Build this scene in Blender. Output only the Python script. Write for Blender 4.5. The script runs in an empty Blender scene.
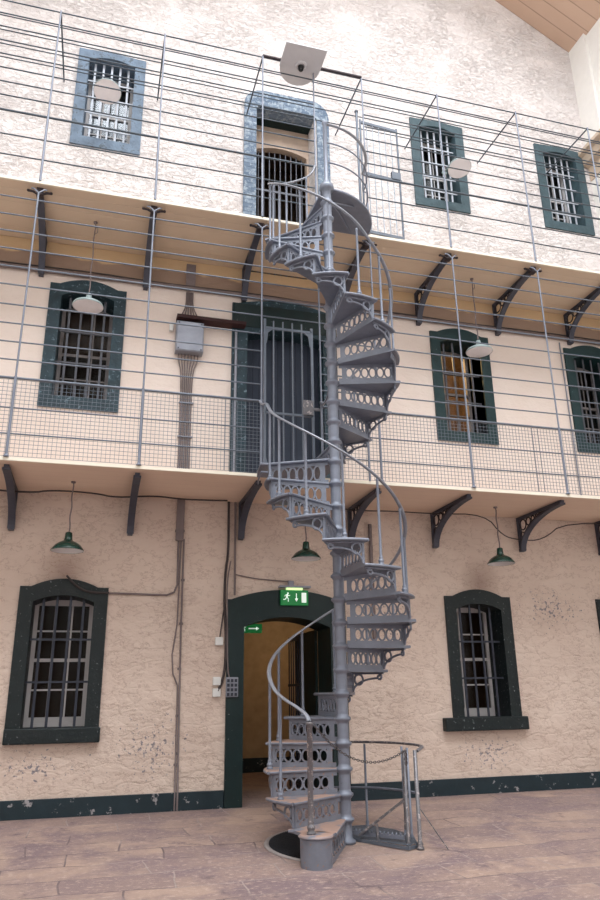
import bpy, bmesh, math, random
from mathutils import Vector, Matrix
random.seed(7)
S = bpy.context.scene
COL = S.collection
PI = math.pi
R = math.radians

# ------------------------------------------------------------------ helpers
def lin(c):
    c = c / 255.0
    return c / 12.92 if c <= 0.04045 else ((c + 0.055) / 1.055) ** 2.4
def rgb(r, g, b):
    return (lin(r), lin(g), lin(b), 1.0)

class MB:
    """collects geometry, then links it as one mesh object"""
    def __init__(s):
        s.v = []; s.f = []; s.sm = []; s.mi = []
    def add(s, vs, fs, smooth=False, mi=0):
        o = len(s.v)
        s.v += [Vector(v) for v in vs]
        for f in fs:
            s.f.append([i + o for i in f]); s.sm.append(smooth); s.mi.append(mi)
        return s
    def box(s, x0, x1, y0, y1, z0, z1, mi=0):
        vs = [(x, y, z) for x in (x0, x1) for y in (y0, y1) for z in (z0, z1)]
        return s.add(vs, [(0,1,3,2),(4,6,7,5),(0,4,5,1),(2,3,7,6),(0,2,6,4),(1,5,7,3)], mi=mi)
    def bar(s, a, b, w, h, up=(0,0,1), mi=0):
        """rectangular bar from a to b; w across, h along up"""
        a = Vector(a); b = Vector(b); d = (b - a).normalized(); up = Vector(up)
        x = d.cross(up)
        if x.length < 1e-5: x = d.cross(Vector((1,0,0)))
        x.normalize(); u = x.cross(d).normalized()
        vs = []
        for p in (a, b):
            for i, j in ((-1,-1),(1,-1),(1,1),(-1,1)):
                vs.append(p + x * (i * w / 2) + u * (j * h / 2))
        return s.add(vs, [(0,3,2,1),(4,5,6,7),(0,1,5,4),(1,2,6,5),(2,3,7,6),(3,0,4,7)], mi=mi)
    def tube(s, pts, r, n=8, closed=False, flat=None, cap=True, mi=0):
        """swept round section; flat=(rw, rh): elliptical section, rh along z"""
        P = [Vector(p) for p in pts]; m = len(P)
        vs = []; prev = None
        for i, p in enumerate(P):
            if closed: d = P[(i + 1) % m] - P[i - 1]
            else: d = P[min(i + 1, m - 1)] - P[max(i - 1, 0)]
            d.normalize()
            if flat:
                x = d.cross(Vector((0,0,1)))
                x = x.normalized() if x.length > 1e-4 else Vector((1,0,0))
                u = x.cross(d).normalized(); ra, rb = flat
            else:
                if prev is None:
                    x = d.cross(Vector((0,0,1)))
                    if x.length < 1e-3: x = d.cross(Vector((0,1,0)))
                    x.normalize()
                else:
                    x = (prev - d * prev.dot(d)).normalized()
                prev = x
                u = x.cross(d).normalized()
                rr = r[i] if isinstance(r, (list, tuple)) else r
                ra = rb = rr
            for k in range(n):
                a = 2 * PI * k / n
                vs.append(p + x * (math.cos(a) * ra) + u * (math.sin(a) * rb))
        fs = []
        for i in range(m if closed else m - 1):
            j = (i + 1) % m
            for k in range(n):
                fs.append((i*n+k, i*n+(k+1)%n, j*n+(k+1)%n, j*n+k))
        o = len(s.v)
        s.add(vs, fs, smooth=True, mi=mi)
        if cap and not closed:
            s.add([vs[k] for k in range(n)], [tuple(range(n))[::-1]], mi=mi)
            s.add([vs[(m-1)*n+k] for k in range(n)], [tuple(range(n))], mi=mi)
        return s
    def lathe(s, prof, c=(0,0,0), n=24, smooth=True, mi=0, frm=None):
        """prof list of (r, z); axis z (or frm matrix)"""
        vs = []
        for r, z in prof:
            for k in range(n):
                a = 2 * PI * k / n
                p = Vector((r * math.cos(a), r * math.sin(a), z))
                if frm: p = frm @ p
                vs.append(p + Vector(c))
        fs = []
        for i in range(len(prof) - 1):
            for k in range(n):
                fs.append((i*n+k, i*n+(k+1)%n, (i+1)*n+(k+1)%n, (i+1)*n+k))
        s.add(vs, fs, smooth=smooth, mi=mi)
        return s
    def prism(s, poly, z0, z1, mi=0, f=None):
        """extrude 2D polygon between z0 and z1; f maps (a,b,c)->xyz"""
        f = f or (lambda a, b, c: (a, b, c))
        n = len(poly)
        vs = [f(a, b, z0) for a, b in poly] + [f(a, b, z1) for a, b in poly]
        fs = [tuple(range(n))[::-1], tuple(range(n, 2*n))]
        fs += [(i, (i+1) % n, n + (i+1) % n, n + i) for i in range(n)]
        return s.add(vs, fs, mi=mi)
    def build(s, name, mat, parent=None, bevel=0, **props):
        o = Vector((0,0,0))
        if parent: 
            q = parent
            while q: o = o + Vector(q.location); q = q.parent
        elif 'loc' in props: o = Vector(props.pop('loc'))
        me = bpy.data.meshes.new(name)
        me.from_pydata([v - o for v in s.v], [], s.f)
        me.polygons.foreach_set('use_smooth', s.sm)
        me.polygons.foreach_set('material_index', s.mi)
        for m in (mat if isinstance(mat, (list, tuple)) else [mat]): me.materials.append(m)
        bm = bmesh.new(); bm.from_mesh(me); bmesh.ops.recalc_face_normals(bm, faces=bm.faces); bm.to_mesh(me); bm.free()
        ob = bpy.data.objects.new(name, me); COL.objects.link(ob)
        if parent: ob.parent = parent
        else: ob.location = o
        if bevel:
            b = ob.modifiers.new('bevel', 'BEVEL'); b.width = bevel; b.segments = 2; b.limit_method = 'ANGLE'
        for k, v in props.items(): ob[k] = v
        return ob

def thing(name, label, cat, loc=(0,0,0), group=None, kind=None):
    o = bpy.data.objects.new(name, None); COL.objects.link(o); o.location = loc
    o.empty_display_size = .1
    if kind: o['kind'] = kind
    if label: o['label'] = label
    if cat: o['category'] = cat
    if group: o['group'] = group
    return o
def tag(o, label, cat, group=None):
    o['label'] = label; o['category'] = cat
    if group: o['group'] = group
    return o
def dup(root, loc, label=None, group=None):
    r = root.copy(); COL.objects.link(r); r.location = loc
    if label: r['label'] = label
    if group: r['group'] = group
    for ch in list(root.children):
        c = ch.copy(); COL.objects.link(c); c.parent = r
        for g in ch.children:
            d = g.copy(); COL.objects.link(d); d.parent = c
    return r

# ------------------------------------------------------------------ materials
class NT:
    def __init__(s, name):
        s.m = bpy.data.materials.new(name); s.m.use_nodes = True
        s.t = s.m.node_tree; s.t.nodes.clear()
        s.out = s.n('ShaderNodeOutputMaterial'); s.b = s.n('ShaderNodeBsdfPrincipled')
        s.l(s.b.outputs[0], s.out.inputs[0])
        s.pos = s.n('ShaderNodeNewGeometry').outputs['Position']
    def n(s, t, **kw):
        x = s.t.nodes.new(t)
        for k, v in kw.items(): setattr(x, k, v)
        return x
    def l(s, a, b): s.t.links.new(a, b)
    def inp(s, sock, v):
        if isinstance(v, bpy.types.NodeSocket): s.l(v, sock)
        else: sock.default_value = v
    def scale(s, v, sc):
        x = s.n('ShaderNodeVectorMath', operation='MULTIPLY'); s.inp(x.inputs[0], v); x.inputs[1].default_value = sc; return x.outputs[0]
    def noise(s, v, scale, detail=3, rough=.55, dist=0):
        x = s.n('ShaderNodeTexNoise'); s.inp(x.inputs['Vector'], v); x.inputs['Scale'].default_value = scale
        x.inputs['Detail'].default_value = detail; x.inputs['Roughness'].default_value = rough; x.inputs['Distortion'].default_value = dist
        return x.outputs['Fac']
    def voro(s, v, scale, feature='F1', out='Distance', rnd=1):
        x = s.n('ShaderNodeTexVoronoi', feature=feature); s.inp(x.inputs['Vector'], v); x.inputs['Scale'].default_value = scale
        x.inputs['Randomness'].default_value = rnd
        return x.outputs[out]
    def ramp(s, f, a, b, c0=0, c1=1):
        x = s.n('ShaderNodeMapRange', clamp=True); s.inp(x.inputs[0], f)
        for i, v in enumerate((a, b, c0, c1)): x.inputs[i+1].default_value = v
        return x.outputs[0]
    def math(s, op, a, b=0.0, c=None):
        x = s.n('ShaderNodeMath', operation=op); s.inp(x.inputs[0], a); s.inp(x.inputs[1], b)
        if c is not None: s.inp(x.inputs[2], c)
        return x.outputs[0]
    def mix(s, f, a, b, blend='MIX'):
        x = s.n('ShaderNodeMix', data_type='RGBA', blend_type=blend)
        s.inp(x.inputs['Factor'], f); s.inp(x.inputs['A'], a); s.inp(x.inputs['B'], b)
        return x.outputs['Result']
    def bump(s, h, strength=.5, dist=.02):
        x = s.n('ShaderNodeBump'); s.inp(x.inputs['Height'], h); s.inp(x.inputs['Strength'], strength); x.inputs['Distance'].default_value = dist
        s.l(x.outputs[0], s.b.inputs['Normal']); return x
    def xyz(s):
        x = s.n('ShaderNodeSeparateXYZ'); s.l(s.pos, x.inputs[0]); return x.outputs
    def set(s, col=None, rough=None, metal=None, spec=None):
        if col is not None: s.inp(s.b.inputs['Base Color'], col)
        if rough is not None: s.inp(s.b.inputs['Roughness'], rough)
        if metal is not None: s.inp(s.b.inputs['Metallic'], metal)
        if spec is not None: s.b.inputs['Specular IOR Level'].default_value = spec
        return s

def mat_plain(name, c, rough=.6, metal=0, var=.12, chip=None, bump=.2, bscale=30, spec=.4, chipsc=14, chipth=.68):
    t = NT(name)
    n = t.noise(t.pos, 6, 4)
    d = tuple(x * (1 - var) for x in c[:3]) + (1,)
    u = tuple(min(1, x * (1 + var)) for x in c[:3]) + (1,)
    col = t.mix(t.ramp(n, .3, .7), d, u)
    if chip:
        col = t.mix(t.ramp(t.noise(t.pos, chipsc, 5, .65), chipth, chipth + .04), col, chip)
    t.set(col, rough, metal, spec)
    if bump: t.bump(t.noise(t.pos, bscale, 4), bump, .01)
    return t.m

def mat_wall():
    t = NT('painted_rubble_wall'); x, y, z = t.xyz()
    # masonry courses : irregular lumps, elongated sideways
    warp = t.n('ShaderNodeTexNoise'); t.inp(warp.inputs['Vector'], t.pos); warp.inputs['Scale'].default_value = 1.7; warp.inputs['Detail'].default_value = 2
    wv = t.n('ShaderNodeVectorMath', operation='MULTIPLY_ADD'); t.l(warp.outputs['Color'], wv.inputs[0]); wv.inputs[1].default_value = (.35,.35,.35); t.l(t.pos, wv.inputs[2])
    p1 = t.scale(wv.outputs[0], (1.7, 1, 4.2))
    st = t.voro(p1, 1.0, 'SMOOTH_F1', rnd=.85)
    ed = t.voro(p1, 1.0, 'DISTANCE_TO_EDGE', rnd=.85)
    lump = t.noise(t.scale(t.pos, (1, 1, 1.7)), 2.3, 5, .5)
    ridge = t.noise(t.scale(t.pos, (1, 1, 1.7)), 3.2, 7, .66, 0)
    chip = t.noise(t.scale(t.pos, (1, 1, 1.9)), 9.5, 5, .62, .1)
    fine = t.noise(t.pos, 38, 4, .6)
    up = t.ramp(z, 8.15, 8.25)                 # rough whitewash above the upper gallery
    mid = t.math('MULTIPLY', t.ramp(z, 4.05, 4.2), t.ramp(z, 8.25, 8.15))   # smooth plaster between galleries
    mask = t.ramp(t.noise(t.pos, 1.1, 3), .35, .6, .25, 1)
    h = t.math('ADD', t.math('MULTIPLY', lump, 1.5), t.math('MULTIPLY', t.ramp(ed, 0, .07), .14))
    h = t.math('ADD', h, t.math('MULTIPLY', t.math('MULTIPLY', t.ramp(ridge, .46, .54), mask), .24))
    h = t.math('ADD', h, t.math('MULTIPLY', t.math('MULTIPLY', t.ramp(chip, .42, .50), mask), t.math('ADD', .14, t.math('MULTIPLY', up, .22))))
    h = t.math('ADD', h, t.math('MULTIPLY', fine, .10))
    amp = t.math('SUBTRACT', t.math('ADD', .60, t.math('MULTIPLY', up, .85)), t.math('MULTIPLY', mid, .47))
    h = t.math('MULTIPLY', h, amp)
    t.bump(h, .8, .052)
    cream_low = t.mix(t.ramp(t.noise(t.pos, .9, 3), .3, .7), rgb(210, 190, 177), rgb(222, 204, 191))
    cream_mid = t.mix(t.ramp(t.noise(t.pos, 1.1, 3), .3, .7), rgb(228, 212, 202), rgb(234, 221, 213))
    white_up = t.mix(t.ramp(t.noise(t.pos, 1.3, 4), .3, .7), rgb(226, 218, 216), rgb(236, 230, 229))
    col = t.mix(mid, cream_low, cream_mid); col = t.mix(up, col, white_up)
    # unrepainted strip of older tan paint just under the upper gallery
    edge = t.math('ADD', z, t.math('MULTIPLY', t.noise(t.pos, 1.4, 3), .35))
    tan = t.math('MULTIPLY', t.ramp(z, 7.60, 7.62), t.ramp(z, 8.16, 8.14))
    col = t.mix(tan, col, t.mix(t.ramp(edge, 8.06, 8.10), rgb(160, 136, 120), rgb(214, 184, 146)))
    # dirt in the crevices
    g = t.math('MULTIPLY', t.ramp(t.math('ABSOLUTE', t.math('SUBTRACT', ridge, .475)), .014, .002), t.math('SUBTRACT', 1.0, t.math('MULTIPLY', mid, .85)))
    col = t.mix(t.math('MULTIPLY', g, t.math('SUBTRACT', .45, t.math('MULTIPLY', up, .25))), col, rgb(150, 118, 104))
    # specks and flaked patches
    sp = t.ramp(t.noise(t.pos, 16, 5, .7), .72, .76)
    col = t.mix(t.math('MULTIPLY', sp, t.math('SUBTRACT', .75, t.math('MULTIPLY', mid, .6))), col, rgb(120, 92, 82))
    def blob(cx, cz, rx, rz):
        dx = t.math('DIVIDE', t.math('SUBTRACT', x, cx), rx); dz = t.math('DIVIDE', t.math('SUBTRACT', z, cz), rz)
        return t.math('SQRT', t.math('ADD', t.math('MULTIPLY', dx, dx), t.math('MULTIPLY', dz, dz)))
    fl = t.noise(t.pos, 19, 4, .6)
    for cx, cz, rx, rz in ((.85, .75, .75, .62), (5.75, .5, .75, .4), (-.6, .55, .7, .3), (4.3, 2.45, .5, .5), (7.1, 2.6, .8, .5)):
        m = t.math('MULTIPLY', t.ramp(t.math('ADD', fl, t.math('MULTIPLY', blob(cx, cz, rx, rz), -.16)), .52, .55), .8)
        col = t.mix(m, col, rgb(112, 112, 124))
    # old soot above the lower windows, below the lamps
    for cx, cz in ((-.43, 2.98), (5.86, 3.0)):
        m = t.ramp(blob(cx, cz, .38, .42), 1.0, .1)
        col = t.mix(t.math('MULTIPLY', m, .55), col, rgb(128, 100, 88))
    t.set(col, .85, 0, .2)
    return t.m

def mat_floor():
    t = NT('worn_flagstones')
    w = t.n('ShaderNodeTexNoise'); t.inp(w.inputs['Vector'], t.pos); w.inputs['Scale'].default_value = 1.1
    wv = t.n('ShaderNodeVectorMath', operation='MULTIPLY_ADD'); t.l(w.outputs['Color'], wv.inputs[0]); wv.inputs[1].default_value = (.22,.22,0); t.l(t.pos, wv.inputs[2])
    br = t.n('ShaderNodeTexBrick', offset=.43, squash=1.35, squash_frequency=3); t.l(wv.outputs[0], br.inputs['Vector'])
    br.inputs['Scale'].default_value = 1; br.inputs['Brick Width'].default_value = .95; br.inputs['Row Height'].default_value = .46
    br.inputs['Mortar Size'].default_value = .010; br.inputs['Mortar Smooth'].default_value = .4; br.inputs['Bias'].default_value = 0
    br.inputs['Color1'].default_value = rgb(136, 116, 112); br.inputs['Color2'].default_value = rgb(166, 142, 128); br.inputs['Mortar'].default_value = rgb(110, 94, 92)
    pat = t.noise(t.pos, 1.3, 6, .65, .4)
    fine = t.noise(t.scale(t.pos, (1, 1.6, 1)), 15, 8, .78)
    col = t.mix(t.ramp(pat, .38, .58), rgb(124, 106, 108), br.outputs['Color'])
    col = t.mix(t.math('MULTIPLY', t.ramp(fine, .52, .62), .6), col, rgb(192, 170, 158))
    col = t.mix(t.math('MULTIPLY', t.ramp(t.noise(t.pos, 3.1, 7, .75), .42, .34), .7), col, rgb(98, 84, 88))
    col = t.mix(t.math('MULTIPLY', t.ramp(br.outputs['Fac'], .2, .9), .45), col, t.mix(t.ramp(t.noise(t.pos, .8, 3), .45, .55), rgb(104, 90, 92), rgb(186, 170, 162)))
    t.set(col, t.ramp(fine, .3, .7, .5, .8), 0, .35)
    h = t.math('SUBTRACT', t.math('ADD', t.math('MULTIPLY', fine, .5), t.math('MULTIPLY', pat, .6)), t.math('MULTIPLY', br.outputs['Fac'], .35))
    t.bump(h, .6, .03)
    return t.m

def mat_planks(name, c1, c2, width, axis='y', line=.35, gap=(90, 66, 50)):
    t = NT(name); x, y, z = t.xyz()
    a = {'y': y, 'x': x}[axis]
    q = t.math('DIVIDE', a, width)
    fr = t.math('FRACT', q); idx = t.math('FLOOR', q)
    wn = t.n('ShaderNodeTexWhiteNoise', noise_dimensions='1D'); t.l(idx, wn.inputs['W'])
    col = t.mix(wn.outputs['Value'], c1, c2)
    col = t.mix(t.math('MULTIPLY', t.ramp(t.noise(t.pos, 3, 4), .35, .7), .35), col, c2)
    e = t.math('MULTIPLY', t.ramp(fr, .0, .05), t.ramp(fr, 1.0, .95))
    col = t.mix(t.math('MULTIPLY', t.math('SUBTRACT', 1.0, e), line), col, rgb(*gap))
    t.set(col, .7, 0, .25); t.bump(e, .5, .006)
    return t.m

def mat_paint_metal(name, c, wear, th=.64, rough=.42, metal=.25, worn_top=False, var=.10):
    t = NT(name)
    n = t.noise(t.pos, 9, 5, .6)
    d = tuple(x * (1 - var) for x in c[:3]) + (1,); u = tuple(min(1, x * (1 + var)) for x in c[:3]) + (1,)
    col = t.mix(t.ramp(n, .3, .7), d, u)
    col = t.mix(t.ramp(t.noise(t.pos, 22, 6, .7), th, th + .05), col, wear)
    if worn_top:       # feet have worn the paint off the walking face of the lowest treads
        x, y, z = t.xyz()
        nz = t.n('ShaderNodeSeparateXYZ'); g = t.n('ShaderNodeNewGeometry'); t.l(g.outputs['True Normal'], nz.inputs[0])
        m = t.math('MULTIPLY', t.ramp(nz.outputs[2], .5, .9), t.ramp(t.noise(t.pos, 6, 5), .36, .46))
        col = t.mix(t.math('MULTIPLY', m, .85), col, rgb(176, 142, 124))
    t.set(col, rough, metal, .5)
    t.bump(t.noise(t.pos, 60, 4), .25, .004)
    return t.m

M = {}
M['wall'] = mat_wall()
M['floor'] = mat_floor()
M['wall_white'] = mat_plain('white_limewash', rgb(232, 230, 226), .85, var=.02, bump=.5, bscale=6)
M['wall_inner'] = mat_plain('corridor_ochre_plaster', rgb(184, 162, 132), .8, var=.12, bump=.4, bscale=5)
M['ceil_plank'] = mat_planks('ceiling_boards', rgb(206, 178, 158), rgb(198, 168, 148), .30, 'y', .55)
M['deck1'] = mat_planks('lower_deck_paint', rgb(240, 216, 194), rgb(232, 206, 184), .2, 'y', .10)
M['deck2'] = mat_planks('upper_deck_paint', rgb(220, 200, 178), rgb(212, 191, 168), .3, 'y', .10)
M['fascia'] = mat_plain('fascia_cream', rgb(230, 222, 206), .6, var=.03, bump=.1)
M['skirt'] = mat_plain('skirting_dark_green', rgb(24, 42, 50), .55, chip=rgb(150, 146, 148), chipth=.62, chipsc=9, bump=.5, bscale=10)
M['g_low'] = mat_plain('stone_dark_green', rgb(12, 26, 29), .5, chip=rgb(150, 155, 158), chipth=.64, chipsc=26, bump=1, bscale=14)
M['g_door'] = mat_plain('door_green', rgb(8, 34, 36), .45, chip=rgb(150, 160, 160), chipth=.69, chipsc=28, bump=.4, bscale=10)
M['g_mid'] = mat_plain('stone_teal', rgb(34, 56, 66), .55, chip=rgb(96, 116, 128), chipth=.60, chipsc=16, bump=1, bscale=16, var=.25)
M['g_midr'] = mat_plain('stone_green', rgb(20, 50, 54), .55, chip=rgb(120, 150, 156), chipth=.70, chipsc=16, bump=.6, bscale=12)
M['g_up'] = mat_plain('stone_bluegrey', rgb(104, 122, 142), .6, chip=rgb(84, 96, 108), chipth=.56, chipsc=12, bump=1, bscale=13, var=.25)
M['g_upr'] = mat_plain('stone_greyteal', rgb(62, 82, 90), .6, chip=rgb(52, 74, 80), chipth=.60, chipsc=10, bump=.8, bscale=12, var=.2)
def mat_brickish():
    t = NT('blue_painted_brick')
    br = t.n('ShaderNodeTexBrick', offset=.5)
    sw = t.n('ShaderNodeCombineXYZ'); x, y, z = t.xyz(); t.l(t.math('ADD', x, y), sw.inputs[0]); t.l(z, sw.inputs[1]); t.l(sw.outputs[0], br.inputs['Vector'])
    br.inputs['Scale'].default_value = 1; br.inputs['Brick Width'].default_value = .24; br.inputs['Row Height'].default_value = .085; br.inputs['Mortar Size'].default_value = .008
    br.inputs['Color1'].default_value = rgb(118, 134, 152); br.inputs['Color2'].default_value = rgb(88, 106, 128); br.inputs['Mortar'].default_value = rgb(88, 104, 124)
    col = t.mix(t.math('MULTIPLY', t.ramp(t.noise(t.pos, 14, 5, .7), .5, .6), .6), br.outputs['Color'], rgb(176, 188, 198))
    t.set(col, .6, 0, .3); t.bump(t.math('SUBTRACT', t.noise(t.pos, 18, 4), br.outputs['Fac']), .6, .02)
    return t.m
M['brick_blue'] = mat_brickish()
M['bar'] = mat_plain('bar_iron', rgb(52, 56, 68), .45, .3, chip=rgb(110, 112, 118), chipth=.72, bump=.1)
M['bar_up'] = mat_plain('bar_iron_pale', rgb(176, 182, 192), .5, .1, chip=rgb(110, 112, 118), chipth=.72, bump=.1)
M['bar_mid'] = mat_plain('bar_iron_grey', rgb(88, 90, 98), .5, .2, chip=rgb(60, 60, 66), chipth=.72, bump=.1)
M['sash'] = mat_plain('sash_white', rgb(198, 194, 194), .55, var=.05, bump=.1)
M['sash_old'] = mat_plain('sash_weathered', rgb(148, 142, 142), .7, var=.2, bump=.2)
M['board'] = mat_plain('brown_blind', rgb(140, 112, 94), .8, var=.15, bump=.2)
M['cell'] = mat_plain('cell_dark', rgb(112, 94, 80), .9, var=.2)
M['cell_orange'] = mat_plain('cell_orange', rgb(226, 166, 72), .9, var=.05)
def mat_glass():
    t = NT('window_glass')
    g = t.n('ShaderNodeBsdfGlossy'); g.inputs['Roughness'].default_value = .12
    tr = t.n('ShaderNodeBsdfTransparent'); tr.inputs[0].default_value = (.62, .64, .66, 1)
    fr = t.n('ShaderNodeFresnel'); fr.inputs[0].default_value = 1.5
    mx = t.n('ShaderNodeMixShader'); t.l(t.math('MULTIPLY', fr.outputs[0], .22), mx.inputs[0]); t.l(tr.outputs[0], mx.inputs[1]); t.l(g.outputs[0], mx.inputs[2])
    t.l(mx.outputs[0], t.out.inputs[0]); return t.m
M['glass'] = mat_glass()
M['rail'] = mat_paint_metal('rail_grey', rgb(100, 108, 120), rgb(70, 62, 62), .66)
M['rail_dark'] = mat_paint_metal('rail_dark_grey', rgb(66, 76, 86), rgb(92, 66, 64), .60)
M['stair'] = mat_paint_metal('stair_grey', rgb(122, 128, 142), rgb(92, 84, 84), .66, .40, .2)
M['stair_worn'] = mat_paint_metal('stair_grey_worn', rgb(118, 122, 134), rgb(150, 116, 100), .60, .5, .15, worn_top=True)
M['hand'] = mat_paint_metal('handrail_grey', rgb(146, 150, 160), rgb(110, 80, 74), .64, .30, .3)
M['newel'] = mat_paint_metal('newel_worn', rgb(110, 108, 112), rgb(170, 160, 158), .56, .4, .3)
M['bracket'] = mat_plain('bracket_brown', rgb(56, 48, 52), .55, .2, chip=rgb(110, 104, 108), chipth=.66, bump=.2)
M['flange'] = mat_plain('bracket_flange', rgb(72, 74, 86), .5, .2, bump=.1)
M['conduit'] = mat_plain('conduit_grey', rgb(122, 110, 110), .6, .1, bump=.1)
M['cable'] = mat_plain('cable_dark', rgb(62, 54, 54), .6, bump=0)
M['galv'] = mat_plain('galvanised', rgb(142, 145, 156), .45, .4, bump=.1)
M['rust'] = mat_plain('red_oxide', rgb(52, 24, 26), .7, var=.2)
M['plastic'] = mat_plain('white_plastic', rgb(220, 220, 218), .4, var=.02, bump=0)
M['lamp_green'] = mat_plain('lamp_enamel_green', rgb(24, 62, 54), .22, var=.04, bump=0, spec=.6)
M['lamp_in'] = mat_plain('lamp_enamel_white', rgb(226, 226, 226), .3, var=.02, bump=0)
M['lamp_grey'] = mat_plain('lamp_enamel_grey', rgb(150, 166, 168), .35, var=.05, bump=0)
M['lamp_glass'] = mat_plain('lamp_diffuser', rgb(222, 220, 226), .3, var=.04, bump=0)
M['dish'] = mat_plain('dish_grey', rgb(196, 194, 198), .5, var=.04, bump=0)
M['black'] = mat_plain('black_rubber', rgb(30, 28, 30), .6, bump=0)
M['leaf'] = mat_planks('door_planks', rgb(58, 66, 80), rgb(46, 52, 66), .105, 'x', .8, (16, 18, 24))
M['chain'] = mat_plain('chain_steel', rgb(90, 84, 84), .4, .5, bump=0)
M['grate'] = mat_plain('grate_dark', rgb(54, 56, 62), .6, .2)
M['pit'] = mat_plain('pit_dark', rgb(40, 40, 44), .8)
def mat_emit(name, c, st):
    t = NT(name); t.set(c, .4); t.b.inputs['Emission Color'].default_value = c; t.b.inputs['Emission Strength'].default_value = st; return t.m
M['sign_green'] = mat_emit('exit_green', rgb(8, 118, 56), .35)
M['sign_white'] = mat_emit('exit_white', rgb(230, 245, 235), .55)
M['tube_lit'] = mat_emit('sign_lamp', rgb(200, 235, 160), 1.2)

# ------------------------------------------------------------------ measures
W = 1.393          # gallery depth
H1, H2, HT = 4.137, 8.169, 11.29
XL, XR = -4.0, 9.33
def floor_z(y): return -.03 + .035 * min(y, 0)
POSTX = [-2.75, -1.174, .398, 1.985, 3.70, 5.112, 6.673, 8.192]
WINX = [-.41, 5.82, 8.61]

# ------------------------------------------------------------------ setting: walls, floor, ceiling
holes = []
for cx in WINX:
    for z0, z1 in ((.98, 2.70), (5.52, 7.35), (10.20, 12.03)):
        holes.append((cx - .46, cx + .46, z0, z1))
DC = 2.69
holes += [(DC - .66, DC + .66, -.4, 2.46), (DC - .66, DC + .66, 4.1, 7.08), (DC - .60, DC + .60, 8.1, 11.66)]
WT = .6
def holed_wall(mb, xs, zs, y0, y1, x_lim, z_lim, hl):
    xs = sorted(set([x_lim[0], x_lim[1]] + [h[0] for h in hl] + [h[1] for h in hl]))
    zs = sorted(set([z_lim[0], z_lim[1]] + [h[2] for h in hl] + [h[3] for h in hl]))
    inside = lambda x, z: any(h[0] < x < h[1] and h[2] < z < h[3] for h in hl)
    for i in range(len(xs) - 1):
        for j in range(len(zs) - 1):
            a, b, c, d = xs[i], xs[i+1], zs[j], zs[j+1]
            if inside((a+b)/2, (c+d)/2): continue
            mb.add([(a,y0,c),(b,y0,c),(b,y0,d),(a,y0,d)], [(0,1,2,3)])
            mb.add([(a,y1,c),(b,y1,c),(b,y1,d),(a,y1,d)], [(3,2,1,0)])
    for a, b, c, d in hl:
        mb.add([(a,y0,c),(a,y1,c),(a,y1,d),(a,y0,d)], [(0,1,2,3)])
        mb.add([(b,y0,c),(b,y1,c),(b,y1,d),(b,y0,d)], [(3,2,1,0)])
        mb.add([(a,y0,d),(b,y0,d),(b,y1,d),(a,y1,d)], [(0,1,2,3)])
        mb.add([(a,y0,c),(b,y0,c),(b,y1,c),(a,y1,c)], [(3,2,1,0)])
mb = MB(); holed_wall(mb, [], [], 0, WT, (XL - 1, 10.4), (-.4, 21), holes)
mb.build('wall_back', M['wall'], kind='structure')

mb = MB()                                                         # right wall: pilaster strip, then the recessed field
mb.box(XR, XR + .6, -.52, 0, -.4, 21)
mb.box(XR + .07, XR + .6, -22, -.52, -.9, 21)
mb.build('wall_right', M['wall_white'], kind='structure')
MB().box(XL - .9, XL - .6, -22, 0, -.9, 21).build('wall_left', M['wall_white'], kind='structure')
MB().box(XL - .9, 10, -22.3, -22, -.9, 21).build('wall_front', M['wall_white'], kind='structure')
mb = MB()
mb.add([(XL-.9, 0, -.03), (XR+.6, 0, -.03), (XR+.6, -22.2, floor_z(-22.2)), (XL-.9, -22.2, floor_z(-22.2))], [(0,1,2,3)])
mb.add([(XL-.9, 4.6, -.03), (XR+.6, 4.6, -.03), (XR+.6, 0, -.03), (XL-.9, 0, -.03)], [(3,2,1,0)])
mb.build('floor', M['floor'], kind='structure')
# sloping boarded roof at the right, its twin at the left, skylight opening between
def roof(name, xa, za, xb, zb):
    d = Vector((xb - xa, 0, zb - za)).normalized(); n = Vector((-d.z, 0, d.x))
    if n.z < 0: n = -n
    m = MB()
    a, b = Vector((xa, 0, za)), Vector((xb, 0, zb))
    vs = []
    for p in (a, b):
        for y in (-.0, -3.6):
            for k in (0, .12): vs.append(Vector((p.x, y, p.z)) + n * k)
    m.add(vs, [(0,2,3,1),(4,5,7,6),(0,1,5,4),(2,6,7,3),(0,4,6,2),(1,3,7,5)])
    return m.build(name, M['ceil_plank'], kind='structure')
roof('ceiling', XR + .35, 14.93 - .35 * .59, 5.2, 14.93 + (XR - 5.2) * .59)
roof('ceiling_left', XL - .7, 14.6, 5.2, 14.93 + (XR - 5.2) * .59)
# cornice on the right wall
mb = MB()
prof = [(XR+.3, 11.35), (XR-.02, 11.42), (XR-.03, 11.72), (XR-.14, 11.78), (XR-.16, 11.95), (XR-.24, 12.0), (XR-.24, 12.08), (XR+.3, 12.3)]
mb.prism(prof, -.02, -21.9, f=lambda a, b, c: (a, c, b))
mb.build('trim_1', mat_plain('cornice_tan', rgb(196, 178, 160), .7, var=.1), kind='structure')
# skirting
for n_, a, b in (('baseboard_left', XL - .6, DC - .885), ('baseboard_right', DC + .89, XR)):
    MB().box(a, b, -.035, 0.0, -.035, .185).build(n_, M['skirt'], kind='structure', bevel=.006)
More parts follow.
